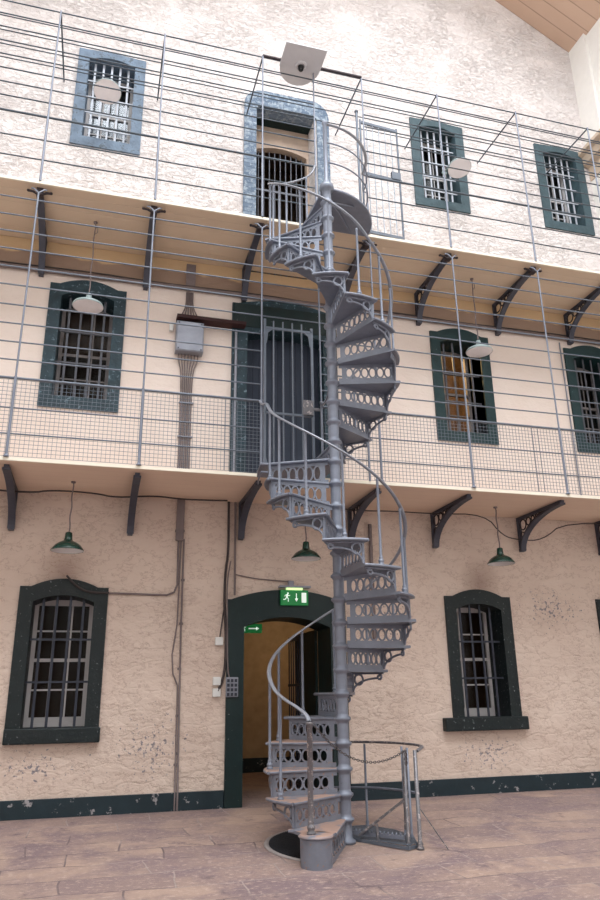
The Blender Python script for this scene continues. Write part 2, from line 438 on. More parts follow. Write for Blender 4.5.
# corridor behind the ground floor door, and the rooms behind the windows
mb = MB()
mb.box(.6, 5.2, 4.2, 4.4, -.03, 2.85)
mb.box(.5, .6, WT, 4.4, -.03, 2.85); mb.box(4.9, 5.0, WT, 4.4, -.03, 2.85)
mb.build('wall_corridor', M['wall_inner'], kind='structure')
MB().box(.5, 5.0, WT, 4.4, 2.85, 2.95).build('ceiling_corridor', M['wall_inner'], kind='structure')
MB().box(.6, 4.9, 4.15, 4.2, -.03, .22).build('baseboard_corridor', M['skirt'], kind='structure')
mb = MB()
mb.box(XL, 10.4, 2.6, 2.7, 4.0, 12.6); mb.box(XL, .5, 2.6, 2.7, -.03, 2.95); mb.box(5.05, 10.4, 2.6, 2.7, -.03, 2.95)
for x in (.75, 4.6, 7.3): mb.box(x, x + .1, WT, 2.6, 4.0, 12.6)
for x in (XL, 10.3): mb.box(x, x + .1, WT, 2.6, 0, 12.6)
for z in (4.0, 7.95, 12.5): mb.box(XL, 10.4, WT, 2.6, z, z + .12)
mb.box(XL, .5, WT, 2.6, 2.95, 3.05); mb.box(5.0, 10.4, WT, 2.6, 2.95, 3.05); mb.box(7.2, 7.3, WT, 2.6, 0, 2.95)
mb.build('wall_cells', M['cell'], kind='structure')

# ------------------------------------------------------------------ windows
def arch_loop(x0, x1, z0, zs, rise, n=14, shoulder=0.0):
    """closed loop from bottom-left up, over the arch, down to bottom-right; returns list of (x, z)"""
    pts = [(x0, z0), (x0, (z0 + zs) / 2), (x0, zs)]
    a, b = x0 + shoulder, x1 - shoulder
    for i in range(n + 1):
        t = i / n; x = a + (b - a) * t
        pts.append((x, zs + rise * (1 - (2 * t - 1) ** 2)))
    pts += [(x1, zs), (x1, (z0 + zs) / 2), (x1, z0)]
    return pts
def surround(mb, outer, inner, yf, yo, yi, opened=False):
    n = len(outer)
    vs = [(x, yf, z) for x, z in outer] + [(x, yf, z) for x, z in inner] + [(x, yo, z) for x, z in outer] + [(x, yi, z) for x, z in inner]
    fs = []
    for i in range(n - 1 if opened else n):
        j = (i + 1) % n
        fs += [(i, j, n+j, n+i), (2*n+i, 2*n+j, j, i), (n+i, n+j, 3*n+j, 3*n+i)]
    mb.add(vs, fs)
def window(k, cx, z0, z1, mats, sill, style):
    """z0..z1 = outer bottom and shoulder height of the stone surround"""
    sm, bmat, smat = mats
    t = thing('window_%d' % k, None, None, (cx, 0, z0), kind='structure')
    ho, hi = .57, .39
    zi0 = z0 + .18; zi1 = z1 - .2
    mb = MB()
    surround(mb, arch_loop(cx-ho, cx+ho, z0 + (.15 if sill else 0), z1, .11 if style != 'up' else .02, shoulder=.14),
                 arch_loop(cx-hi, cx+hi, zi0, zi1, .09), -.035, 0.0, WT - .02)
    mb.build('stone_surround', sm, t, bevel=0)
    if sill:
        MB().box(cx-ho-(.17 if k == 4 else .0), cx+ho+(.06 if k == 4 else .02), -.11, .1, z0, z0 + .185).build('sill', sm, t, bevel=.012)
    # timber sash near the back of the reveal
    ys = .44
    mb = MB()
    x0, x1, c0, c1 = cx - hi, cx + hi, zi0, zi1 + .08
    mb.box(x0, x0+.055, ys, ys+.05, c0, c1); mb.box(x1-.055, x1, ys, ys+.05, c0, c1)
    mb.box(x0+.055, x1-.055, ys, ys+.05, c0, c0 + .12); mb.box(x0+.055, x1-.055, ys, ys+.05, c1-.08, c1)
    zm = (c0 + c1) / 2 + .02
    mb.box(x0+.055, x1-.055, ys, ys+.055, zm - .022, zm + .022)
    for zz in ((c0 + .12 + zm) / 2 - .02, (zm + c1 - .08) / 2 + .02): mb.box(x0+.055, x1-.055, ys+.01, ys+.04, zz - .011, zz + .011)
    for i in (1, 2):
        xx = x0 + .055 + (x1 - x0 - .11) * i / 3; mb.box(xx-.011, xx+.011, ys+.012, ys+.042, c0+.12, c1-.08)
    mb.build('sash', smat, t)
    MB().box(x0+.05, x1-.05, ys+.024, ys+.028, c0+.1, c1-.06).build('pane', M['glass'], t)
    if style == 'mid' and cx < 0: MB().box(x0+.05, x1-.05, ys+.06, ys+.07, zm + .05, c1-.06).build('blind', M['board'], t)
    if style == 'up' and cx < 0:
        MB().box(x0+.10, x1-.06, ys+.075, ys+.085, c0+.1, zm+.1).build('blind', mat_plain('grey_blind', rgb(150, 156, 170), .8), t)
    # iron bars
    yb = .10
    nb = 5 if style == 'up' else 4
    for i in range(nb):
        xx = x0 + (x1 - x0) * (i + .75) / (nb + .5)
        tt = (xx - cx) / hi; top = zi1 + .09 * (1 - tt * tt)
        MB().box(xx-.017, xx+.017, yb, yb+.014, zi0, top).build('bar', bmat, t)
    for zz in ([zi0 + .56, zi0 + 1.10] if style == 'low' else [zi0 + .30, zi0 + .62, zi0 + .95, zi0 + 1.3] if style == 'up' else [zi0 + .6, zi0 + 1.12]):
        MB().box(x0 - .01, x1 + .01, yb - .012, yb, zz-.013, zz+.013).build('cross_bar', bmat, t)
    return t
k = 0
for zi, (z0, z1, st) in enumerate(((5.36, 7.40, 'mid'), (.82, 2.78, 'low'), (10.06, 12.10, 'up'))):
    for ci, cx in enumerate(WINX):
        k += 1
        if st == 'low': mats = (M['g_low'], M['bar'], M['sash'])
        elif st == 'mid': mats = (M['g_mid'] if ci == 0 else M['g_midr'], M['bar_mid'], M['sash_old'])
        else: mats = (M['g_up'] if ci == 0 else M['g_upr'], M['bar_up'], M['sash'])
        kk = {'mid': 1, 'low': 4, 'up': 7}[st] + ci
        cxx = {('mid',0): -.455, ('mid',1): 5.89, ('low',1): 5.78, ('low',2): 8.53}.get((st, ci), cx)
        window(kk if st != 'low' else (3 if ci == 0 else 4 if ci == 1 else 10), cxx, z0, z1, mats, st == 'low', st)

# ------------------------------------------------------------------ doors
# ground floor: open doorway
t = thing('door_1', None, None, (DC, 0, 0), kind='structure')
mb = MB()
surround(mb, arch_loop(DC-.88, DC+.88, -.03, 2.66, .15, shoulder=.05), arch_loop(DC-.64, DC+.64, -.03, 2.28, .14), -.045, 0, WT, True)
mb.build('door_surround', M['g_door'], t)
mb = MB(); mb.box(DC+.60, DC+.64, WT+.02, WT+1.15, -.02, 2.3); mb.build('door_leaf', M['g_door'], t)
mb = MB()
for i in range(6): mb.tube([(DC+.45-i*.0, WT+.35+i*.13, 0), (DC+.45, WT+.35+i*.13, 2.25)], .011, 6)
for z in (.1, .8, 1.5, 2.2): mb.box(DC+.44, DC+.46, WT+.3, WT+1.05, z-.02, z+.02)
mb.build('inner_gate', M['bar'], t)
# lower gallery: planked door
t = thing('door_2', None, None, (DC, 0, H1), kind='structure')
mb = MB()
surround(mb, arch_loop(DC-.89, DC+.88, H1+.01, 7.45, .12, shoulder=.1), arch_loop(DC-.64, DC+.64, H1+.01, 6.92, .10), -.05, 0, WT, True)
mb.build('door_surround', M['g_mid'], t)
MB().box(DC-.88, DC+.88, -.062, -.04, 7.03, 7.44).build('lintel', M['g_door'], t)
MB().box(DC-.64, DC+.64, .26, .31, H1+.01, 7.0).build('door_leaf', M['leaf'], t)
# upper gallery: deep reveal, barred gate
t = thing('door_3', None, None, (DC+.06, 0, H2), kind='structure')
mb = MB()
dx = DC + .06
def round_loop(x0, x1, z0, z1, r, n=8):
    pts = [(x0, z0), (x0, (z0+z1)/2), (x0, z1-r)]
    for i in range(1, n+1):
        a = PI - (PI/2) * i / n; pts.append((x0 + r + r*math.cos(a), z1 - r + r*math.sin(a)))
    for i in range(1, n+1):
        a = PI/2 - (PI/2) * i / n; pts.append((x1 - r + r*math.cos(a), z1 - r + r*math.sin(a)))
    pts += [(x1, (z0+z1)/2), (x1, z0)]
    return pts
surround(mb, round_loop(dx-.80, dx+.81, H2+.01, 11.98, .36), round_loop(dx-.575, dx+.575, H2+.01, 11.60, .06), -.045, 0, .2, True)
mb.build('door_surround', M['brick_blue'], t)
mb = MB()
inner = arch_loop(dx-.54, dx+.50, H2+.01, 11.02, .12, n=14)
outer = []
for i, (x, z) in enumerate(inner):
    if i < 3: outer.append((dx-.60, [H2+.01, 9.8, 11.66][i]))
    elif i >= len(inner) - 3: outer.append((dx+.60, [11.66, 9.8, H2+.01][i - len(inner) + 3]))
    else: outer.append((dx-.60 + 1.2 * (i-3) / (len(inner)-7), 11.66))
surround(mb, outer, inner, .42, .45, .55, True)
mb.build('inner_arch', mat_plain('arch_plaster', rgb(186, 166, 150), .8, var=.12, bump=.4, bscale=8), t)
mb = MB()
for x0_, x1_ in ((dx-.66, dx-.575), (dx+.575, dx+.66)): mb.box(x0_, x1_, .2, .42, H2, 11.66)
mb.box(dx-.60, dx+.60, .0, .42, 11.60, 11.655)
mb.build('reveal_lining', M['g_door'], t)
mb = MB()
for i in range(9): 
    x = dx - .42 + i * .105; mb.tube([(x, .50, H2+.01), (x, .50, 11.08)], .012, 6)
for z in (8.3, 10.2): mb.box(dx-.46, dx+.48, .485, .515, z-.02, z+.02)
mb.build('bar_gate', M['bar_mid'], t)
MB().box(dx-.46, dx+.12, .455, .475, 9.2, 9.3).build('cross_rail', M['sash'], t)

# ------------------------------------------------------------------ galleries
def deck(name, H, mat, label):
    t = thing(name, label, 'walkway', (2.5, -.7, H - .04))
    MB().box(XL-.55, XR, -W+.02, -.004, H-.045, H-.004).build('deck_boards', mat, t)
    MB().box(XL-.55, XR, -W, -W+.02, H-.042, H).build('fascia', M['fascia'], t)
deck('gallery_deck', H1, M['deck1'], 'cream boarded walkway of the lower gallery, above the ground floor door')
deck('gallery_deck', H2, M['deck2'], 'tan boarded walkway of the upper gallery, near the top of the spiral staircase')

def bracket(name, x, H, arm, leg, label, group, wings):
    t = thing(name, label, 'bracket', (x, 0, H - .05), group)
    zt = H - .05
    # curved lower flange, concave
    pts = []
    for i in range(15):
        u = i / 14; a = u * PI / 2
        y = -.07 - (arm - .07) * (1 - math.cos(a)) ; z = zt - leg + (leg - .05) * math.sin(a)
        pts.append((y, z))
    mb = MB()
    for (y0, z0), (y1, z1) in zip(pts, pts[1:]): mb.bar((x, y0, z0), (x, y1, z1), .095, .03, up=(0, -.6, -.8))
    mb.build('curved_flange', M['flange'], t)
    mb = MB()
    mb.box(x-.03, x+.03, -arm, 0, zt-.045, zt); mb.box(x-.03, x+.03, -.045, 0, zt-leg, zt-.045)
    mb.box(x-.035, x+.035, -.09, 0, zt-leg-.015, zt-leg+.03)
    mb.build('arm', M['flange'], t)
    # openwork web : rings and curls shrinking towards the tip
    mb = MB()
    def ring(cy, cz, r, w=.012):
        mb.tube([(x, cy + r*math.cos(a), cz + r*math.sin(a)) for a in [2*PI*i/14 for i in range(14)]], w, 6, closed=True)
    for cy, r in ((-.14, .085), (-.30, .062), (-.43, .043), (-.54, .03), (-.63, .022)):
        ring(cy, zt - .05 - r, r)
    ring(-.10, zt-.30, .05); ring(-.085, zt-.41, .03)
    n = 10
    web = []
    for i in range(n + 1):           # thin solid web following the flange
        u = i / n; a = u * PI/2
        y = -.07 - (arm - .07) * (1 - math.cos(a)); z = zt - leg + (leg-.05) * math.sin(a)
        web.append((y, z))
    for (y0, z0), (y1, z1) in zip(web, web[1:]):
        mb.bar((x, y0+.02, z0+.035), (x, y1+.02, min(z1+.035, zt-.02)), .014, .06, up=(0,-.6,-.8))
    mb.build('scroll_web', M['bracket'], t)
    if wings:
        mb = MB()
        mb.box(x-.045, x+.045, -arm-.05, -arm+.05, zt-.10, zt)
        for s in (-1, 1):
            mb.tube([(x+s*.02, -arm-.02, zt-.09), (x+s*.09, -arm-.02, zt-.055), (x+s*.14, -arm-.02, zt-.05)], .018, 8)
            mb.lathe([(0,-.022),(.02,-.01),(.022,.01),(0,.022)], (x+s*.15, -arm-.02, zt-.05), 10)
        mb.build('cap_wings', M['bracket'], t)
    return t
bl1 = ['second from left, beside the left lamp flex', '', '']
lab1 = {-1.174: 'at the far left, beyond the left green lamp', .398: 'between the left green lamp and the grey conduits', 1.985: 'beside the cables left of the open ground floor door',
        3.70: 'just right of the spiral staircase pole', 5.112: 'left of the right hand green lamp', 6.673: 'right of the right hand green lamp', 8.192: 'at the right edge of the picture'}
lab2 = {-1.174: 'at the far left above the left gallery window', .398: 'between the left gallery window and the steel box', 1.985: 'above the left side of the barred gate',
        3.70: 'just behind the right of the spiral staircase', 5.112: 'left of the right hand grey lamp', 6.673: 'right of the right hand grey lamp', 8.192: 'at the right edge, above the last gallery window'}
for x in POSTX[1:]:
    bracket('gallery_bracket', x, H1, 1.24, .55, 'iron bracket under the lower gallery, ' + lab1[x], 'brackets under the lower gallery', False)
    bracket('gallery_bracket', x, H2, 1.26, .62, 'iron bracket under the upper gallery, ' + lab2[x], 'brackets under the upper gallery', True)

# --- railing / cage of the lower gallery
DX = 2.845         # right gate post
CX = 1.985
t = thing('gallery_cage_railing', 'grey iron bar cage enclosing the lower gallery with wire mesh along its foot', 'railing', (2.5, -W, H1))
yw = -W + .012
Z1 = [4.44, 4.78, 5.18, 5.43, 5.68, 5.94, 6.21, 6.50, 6.77, 7.04, 7.31, 7.57, 7.85]
XRR = XR - .01; XLL = XL - .5
for z in Z1:
    hand = abs(z - 5.18) < .01
    r = .018 if hand else .0105
    spans = [(XLL, CX), (DX, XRR)] if z < 6.45 else [(XLL, XRR)]
    mb = MB()
    for a, b in spans: mb.tube([(a, yw, z), (b, yw, z)], r, 8)
    mb.build('handrail' if hand else 'rail', M['rail'], t)
for i, x in enumerate(POSTX + [DX]):
    mb = MB()
    top = H2 - .20
    mb.tube([(x, yw - .012, H1), (x, yw - .012, 5.2)], .019, 8)
    mb.tube([(x, yw - .012, 5.2), (x, yw - .012, top)], .013, 8)
    mb.lathe([(.0, 0), (.034, 0), (.034, .012), (.022, .03), (.0, .03)], (x, yw - .012, H1), 12)
    if x != DX:
        for s in (-1, 1): mb.tube([(x, yw-.012, top), (x + s*.07, yw-.0, H2-.13), (x + s*.10, yw+.03, H2-.11)], .010, 6)
    else: mb.tube([(x, yw-.012, top), (x, yw-.012, H2-.04)], .013, 8)
    mb.build('post', M['stair'], t)
MB().tube([(3.52, yw-.012, H1), (3.52, yw-.012, 5.2)], .017, 8).build('post', M['stair'], t)
mb = MB()
def mesh_panel(x0, x1, z0, z1, y, pitch=.054, w=.0021):
    n = int(round((x1 - x0) / pitch))
    for i in range(n + 1):
        x = x0 + (x1 - x0) * i / n; mb.box(x-w, x+w, y-w, y+w, z0, z1)
    m = int(round((z1 - z0) / pitch))
    for j in range(m + 1):
        z = z0 + (z1 - z0) * j / m; mb.box(x0, x1, y-w, y+w, z-w, z+w)
mesh_panel(XLL, CX, H1+.02, 5.16, yw+.012)
mesh_panel(DX, XRR, H1+.02, 5.16, yw+.012)
for xa in (1.49, 6.2): 
    for x in (xa, xa + .10): mb.box(x-.0035, x+.0035, yw+.004, yw+.012, H1+.02, 5.16)
mb.build('wire_mesh', M['rail'], t)

# --- railing / cage of the upper gallery, with its bar roof
t = thing('gallery_cage_railing', 'grey iron bar cage with a flat barred roof enclosing the upper gallery', 'railing', (2.5, -W, H2))
Z2 = [8.53, 8.87, 9.28, 9.54, 9.78, 10.03, 10.28, 10.53, 10.79, 11.04, 11.29]
EX = 3.70
for z in Z2:
    hand = abs(z - 9.28) < .01
    mb = MB()
    spans = [(XLL, DX), (EX, XRR)] if z < 10.7 else [(XLL, XRR)]
    for a, b in spans: mb.tube([(a, yw, z), (b, yw, z)], .017 if hand else .0105, 8)
    mb.build('handrail' if hand else 'rail', M['rail_dark'], t)
for y in (-1.11, -.84, -.57, -.30):
    MB().tube([(XLL, y, HT), (XRR, y, HT)], .0095, 8).build('roof_rail', M['rail_dark'], t)
for x in POSTX + [DX]:
    mb = MB()
    mb.tube([(x, yw-.012, H2), (x, yw-.012, HT+.02)], .013, 8)
    mb.tube([(x, yw-.012, H2), (x, yw-.012, 9.3)], .017, 8)
    mb.build('post', M['stair'], t)
    if x != DX:
        MB().tube([(x, yw, HT), (x, -.0, HT+.03)], .013, 8).build('roof_brace', M['rail_dark'], t)
MB().tube([(CX, yw-.01, HT+.02), (EX, yw-.01, HT+.02)], .026, 8).build('top_beam', M['bracket'], t)

# --- gate of the lower gallery
t = thing('iron_gate', 'tall narrow barred iron gate on the lower gallery at the foot of the upper flight', 'gate', (2.38, -W, H1))
g0, g1, gt = 2.03, 2.72, 6.33
yg = yw - .01
mb = MB()
mb.box(g0-.018, g0+.018, yg-.012, yg+.012, H1+.03, gt+.12); mb.box(g1-.018, g1+.018, yg-.012, yg+.012, H1+.03, gt+.05)
mb.box(g0, g1, yg-.012, yg+.012, gt-.035, gt+.0); mb.box(g0, g1, yg-.012, yg+.012, 5.0, 5.03); mb.box(g0, g1, yg-.012, yg+.012, H1+.05, H1+.09)
for s, gx in ((1, g0), (-1, g1)):
    mb.prism([(gx, gt-.03), (gx+s*.12, gt-.03), (gx+s*.05, gt-.09), (gx+s*.03, gt-.25), (gx, gt-.27)], yg-.008, yg+.008, f=lambda a, b, c: (a, c, b))
mb.prism([(g0, H1+.30), (g0+.05, H1+.12), (g0, H1+.06)], yg-.008, yg+.008, f=lambda a, b, c: (a, c, b))
mb.build('gate_frame', M['rail'], t)
for i in range(4):
    x = g0 + (g1 - g0) * (i + 1) / 5 + (-.01)
    MB().tube([(x, yg, H1+.06), (x, yg, gt+.10)], .012, 8).build('gate_bar', M['rail'], t)
mb = MB(); mb.box(g1-.15, g1+.0, yg-.035, yg+.02, 5.02, 5.24); mb.box(g1-.02, g1+.10, yg-.02, yg, 5.10, 5.14)
mb.build('lock_box', M['newel'], t, bevel=.004)
# --- open gate leaf on the upper gallery
t = thing('iron_gate', 'pale barred iron gate leaf standing open on the upper gallery, right of the stair head', 'gate', (4.1, -1.1, H2))
mb = MB()
ya = -1.24
mb.tube([(3.62, -1.30, H2), (3.62, -1.30, 10.62)], .022, 8); mb.lathe([(0,0),(.03,.01),(.035,.03),(.02,.05),(0,.06)], (3.62, -1.30, 10.62), 10)
pa, pb = Vector((3.68, -1.29, 0)), Vector((4.36, -1.24, 0))
def gp(u, z): q = pa.lerp(pb, u); return (q.x, q.y, z)
mb.bar(gp(0, 10.45), gp(1, 10.45), .03, .05); mb.bar(gp(0, 9.42), gp(1.05, 9.42), .025, .05); mb.bar(gp(0, 8.3), gp(1, 8.3), .03, .05)
mb.tube([gp(1, 8.25), gp(1, 10.5)], .018, 8); mb.tube([gp(0, 8.25), gp(0, 10.5)], .018, 8)
mb.build('gate_frame', M['rail'], t)
for i in range(5):
    u = (i + 1) / 6; MB().tube([gp(u, 8.3), gp(u, 10.45)], .010, 6).build('gate_bar', M['bar_up'], t)
mb = MB(); mb.bar(gp(.78, 9.5), gp(1.02, 9.5), .05, .14); mb.build('lock_box', M['rail'], t)

# ------------------------------------------------------------------ spiral staircase
AX, AY = 2.71, -2.30
F0 = floor_z(AY)
ZT = [.13,.368,.616,.872,1.124,1.383,1.635,1.892,2.151,2.41,2.68,2.95,3.23,3.515,3.80,4.08,4.34,4.60,4.87,5.14,5.41,5.68,5.95,6.23,6.50,6.78,7.06,7.34,7.62,7.88,8.13]
TH = []
for k in range(31):
    if k <= 15: TH.append(-118 - 30.0 * k)
TH += [-118-30*15 - 64 - 26.6*j for j in range(0)]
# upper flight: 26.2 degrees per tread, tread 26 at -174-360 degrees
for k in range(16, 31): TH.append(-534 + (26 - k) * 26.3)
RT = .845
def pol(a, r, z): a = R(a); return Vector((AX + r*math.cos(a), AY + r*math.sin(a), z))
stair = thing('spiral_staircase', 'tall grey cast iron spiral staircase with pierced risers rising to both galleries', 'staircase', (AX, AY, F0))
# pole with a collar at each tread
mb = MB()
prof = [(.0, F0), (.10, F0), (.10, F0+.03), (.066, F0+.05)]
for i, z in enumerate(ZT[:30]):
    prof += [(.0625, z-.07), (.0625, z-.052), (.072, z-.045), (.074, z-.036), (.088, z-.026), (.092, z-.012), (.088, z+.002), (.072, z+.010), (.070, z+.020), (.0625, z+.028), (.0625, z+.045)]
prof += [(.0625, 8.07), (.098, 8.09), (.104, 8.13), (.098, 8.17), (.065, 8.20), (.045, 8.23), (.030, 8.28)]
prof += [(.030, 9.24), (.042, 9.26), (.042, 9.29), (.0, 9.33)]
mb.lathe(prof, (AX, AY, 0), 24)
mb.build('pole', M['stair'], stair)

def sector(mb, a0, a1, r0, r1, z0, z1, n=10, rf=None):
    pts = []
    for i in range(n + 1):
        a = a0 + (a1 - a0) * i / n; pts.append((a, (rf(i / n) if rf else r1)))
    poly = [(pol(a, r, 0).x, pol(a, r, 0).y) for a, r in pts]
    e = pol(a1, r0, 0); m = pol((a0+a1)/2, r0*.8, 0); b = pol(a0, r0, 0)
    poly += [(e.x, e.y), (m.x, m.y), (b.x, b.y)]
    mb.prism(poly, z0, z1)
def riser(mb, th, zlo, zhi, r0=.085, r1=.79, nr=6):
    """pierced riser panel in the radial plane at angle th"""
    d = pol(th, 1, 0) - Vector((AX, AY, 0)); nrm = Vector((-d.y, d.x, 0))
    P = lambda r, z: Vector((AX, AY, 0)) + d * r + Vector((0, 0, z))
    h = zhi - zlo
    hb = .050; ht = .042
    mb.bar(P(r0, zlo+hb/2), P(r1, zlo+hb/2), .014, hb); mb.bar(P(r0, zhi-ht/2), P(r1, zhi-ht/2), .014, ht)
    mb.bar(P(r0+.04, zlo+h/2), P(r0+.10, zlo+h/2), .012, h); mb.bar(P(r1-.012, zlo), P(r1-.012, zhi), .018, .03, up=d)
    a, b = r0 + .085, r1 - .025
    pitch = (b - a) / nr; hz = (h - hb - ht) / 2; cz = zlo + hb + hz
    for i in range(nr):
        cr = a + pitch * (i + .5)
        n = 16
        ro, rz = pitch/2 + .004, hz + .004; ri, rzi = ro - .0185, rz - .0175
        vs = []; fs = []
        for s in (-.007, .007):
            for q in range(n):
                c, sn = math.cos(2*PI*q/n), math.sin(2*PI*q/n)
                vs.append(P(cr + ro*c, cz + rz*sn) + nrm*s); vs.append(P(cr + ri*c, cz + rzi*sn) + nrm*s)
        for q in range(n):
            j = (q+1) % n; o = 2*n
            fs += [(2*q, 2*j, 2*j+1, 2*q+1), (o+2*q, o+2*q+1, o+2*j+1, o+2*j), (2*q, o+2*q, o+2*j, 2*j), (2*q+1, 2*j+1, o+2*j+1, o+2*q+1)]
        mb.add(vs, fs)
def scroll(mb, th, span, zb, zt, r=.80):
    """bracket under the outer edge of a tread : corner bar, ring, arc, hanging curl"""
    L = R(span) * r
    Q = lambda s, z: pol(th - math.degrees(s / r), r, z)
    h = zt - zb
    mb.tube([Q(.012, zb+.005), Q(.012, zt)], .015, 6)
    mb.tube([Q(L*i/6, zt-.008) for i in range(7)], .014, 6)
    rr = min(.052, h*.30); cx, cz = .085, zt - .025 - rr
    mb.tube([Q(cx + rr*math.cos(a), cz + rr*1.15*math.sin(a)) for a in [2*PI*i/16 for i in range(16)]], .014, 6, closed=True)
    pts = []
    for i in range(13):
        u = i / 12; a = u * PI / 2
        pts.append(Q(.015 + (L*.80 - .015) * (1 - math.cos(a)), zb + .01 + (h - .075) * math.sin(a)))
    mb.tube(pts, .014, 6)
    cx2 = L * .80 + .012; cz2 = zt - .052
    pts = []
    for i in range(20):
        a = PI*.5 - i / 19 * 2 * PI * 1.15; q = .034 * (1 - .55 * i / 19)
        pts.append(Q(cx2 + q*math.cos(a) + .01, cz2 - .0 + q*math.sin(a)))
    mb.tube(pts, .014, 6)
def baluster(mb, p, ztop, big=False):
    r = .0155 if not big else .028
    x, y, z = p
    prof = [(0,0),(.036,0),(.036,.014),(.024,.022),(.031,.036),(.034,.048),(.026,.060),(.020,.068),(.025,.078),(.020,.090),(r,.105)]
    if big: prof = [(a*1.25, b*1.3) for a, b in prof[:-1]] + [(r, .15)]
    prof += [(r, ztop - z - .03), (r*1.3, ztop - z - .02), (r, ztop - z)]
    mb.lathe(prof, (x, y, z), 10)
HR = .975
for k, z in enumerate(ZT[:30]):
    th = TH[k]
    span = 30 if k <= 14 else 26.3
    if k == 15: continue
    worn = k <= 3
    mat = M['stair_worn'] if worn else M['stair']
    mb = MB()
    sector(mb, th + 2.2, th - span - 1.5, .05, RT + (.015 if k else 0), z - .030, z)
    # rounded nosing along the front and outer edge
    edge = [pol(th + 2.2, .09, z - .015), pol(th + 2.2, RT, z - .015)] 
    mb.tube(edge, .017, 8)
    mb.tube([pol(th + 2.2 - (span + 3.5) * i / 10, RT + .008, z - .015) for i in range(11)], .017, 8)
    if k == 0:     # bullnosed first step
        c = Vector((2.15, -3.075, 0))
        mb.lathe([(0, z), (.155, z), (.170, z-.015), (.155, z-.03), (0, z-.03)], (c.x, c.y, 0), 24)
        a = pol(th + 2.2, RT, 0); 
        mb.prism([(a.x, a.y), (c.x + .14, c.y - .06), (c.x - .11, c.y + .11), (pol(th-span, RT, 0).x, pol(th-span, RT, 0).y), (AX-.05, AY-.05)], z-.030, z-.0005)
    tread = mb.build('tread', mat, stair)
    zb = (ZT[k-1] if k not in (0, 16) else (floor_z(-2.9) if k == 0 else H1))
    mb = MB(); riser(mb, th, zb, z - .03, r1=(.79 if k else .95)); mb.build('riser_panel', mat, tread)
    if k == 0:
        mb = MB(); mb.lathe([(.152, z-.03), (.148, floor_z(-3.1)-.02)], (c.x, c.y, 0), 24); mb.build('drum', mat, tread)
    else:
        mb = MB(); scroll(mb, th, span, zb + .0, z - .03); mb.build('scroll_bracket', mat, tread)
# balusters
for k in range(1, 30):
    if k == 15: continue
    span = 30 if k <= 14 else 26.3
    p = pol(TH[k] - span * .5, .80, ZT[k])
    mb = MB(); baluster(mb, p, ZT[k] + HR + (.07 if k > 22 else 0)); mb.build('baluster', M['stair'], stair)
mb = MB(); baluster(mb, (2.105, -3.065, .13), 1.115, True); mb.build('newel_post', M['newel'], stair)
# handrails
pts = [Vector((2.105, -3.065, 1.12)), pol(-133, .90, 1.20)]
for k in range(1, 15):
    for f in (0, .5):
        u = k - .0 + f
        th = -118 - 30*u - 15 + 0; zz = ZT[k] + (ZT[k+1] - ZT[k]) * f + HR
        pts.append(pol(th, .815, zz + .012))
pts = pts[:-1]
pts += [Vector((CX + .02, -1.62, 5.06)), Vector((CX, -1.46, 4.99 + .1)), Vector((CX - .02, yw - .02, 5.17))]
def smooth(p, it=2):
    p = [Vector(q) for q in p]
    for _ in range(it):
        o = [p[0]]
        for a, b in zip(p, p[1:]): o += [a*.75 + b*.25, a*.25 + b*.75]
        o.append(p[-1]); p = o
    return p
MB().tube(smooth(pts), .02, 8, flat=(.024, .013)).build('handrail', M['hand'], stair)
pts = [Vector((DX, yw, 5.18)), Vector((DX+.05, -1.62, 5.25))]
for k in range(17, 30):
    for f in (0, .5):
        if k == 29 and f: continue
        pts.append(pol(TH[k] - 13.1 - 26.3*f, .815, ZT[k] + (ZT[k+1]-ZT[k])*f + (HR + .012 if k < 22 else 1.06)))
pts += [pol(TH[29]-20, .80, 9.04), Vector((DX-.03, -1.45, 9.25)), Vector((DX, yw, 9.28))]
MB().tube(smooth(pts), .02, 8, flat=(.024, .013)).build('handrail', M['hand'], stair)
# landings
def quarter(c, r, a0, a1, n=14): return [(c[0] + r*math.cos(R(a0+(a1-a0)*i/n)), c[1] + r*math.sin(R(a0+(a1-a0)*i/n))) for i in range(n+1)]
z = ZT[15]
p_ = pol(TH[15]+2, .85, 0)
poly = [(AX-.04, AY+.0), (p_.x, p_.y - .02)] + [(1.865, -1.95), (1.90, -1.62), (1.94, -1.41)] + [(2.80, -1.41), (2.80, -2.27)]
mb = MB(); mb.prism(poly, z-.030+.03, z+.03)
mb.tube([Vector((a, b, z+.015)) for a, b in [(AX-.07, AY-.01)] + poly[1:5]], .018, 8)
ld = mb.build('landing', M['stair'], stair)
mb = MB(); riser(mb, TH[15], ZT[14], z, r1=.82); mb.build('riser_panel', M['stair'], ld)
mb = MB()
for i in range(5):
    ang = 150 - i*12
mb.tube([Vector((a, b, z-.09)) for a, b in poly[1:5]], .012, 6); mb.build('edge_moulding', M['stair'], ld)
q = quarter((2.76, -1.41), .89, -92, 0)
poly = [(AX-.05, AY+.02)] + q + [(2.62, -1.41)]
mb = MB(); mb.prism(poly, 8.10, 8.14); mb.tube([Vector((a, b, 8.12)) for a, b in q], .022, 8)
mb.build('landing', M['stair'], stair)
mb = MB()
mb.tube([Vector((AX+.05, AY+.06, 7.95)), Vector((3.0, -1.95, 8.02)), Vector((3.35, -1.45, 8.10))], .016, 6)
mb.tube([Vector((AX+.05, AY+.06, 7.95)), Vector((3.2, -2.05, 8.09))], .014, 6)
mb.build('landing_stay', M['stair'], stair)
for zz, rr in ((9.28, .022), (8.95, .011), (8.60, .011)):
    qq = quarter((2.76, -1.41), .87, -93, 0)
    pts = [Vector((AX, AY, zz))] + [Vector((a, b, zz)) for a, b in qq] + [Vector((EX-.02, yw-.01, zz))]
    MB().tube(pts, rr, 8, flat=((.024, .014) if rr > .02 else None)).build('landing_rail', M['hand'] if rr > .02 else M['stair'], stair)
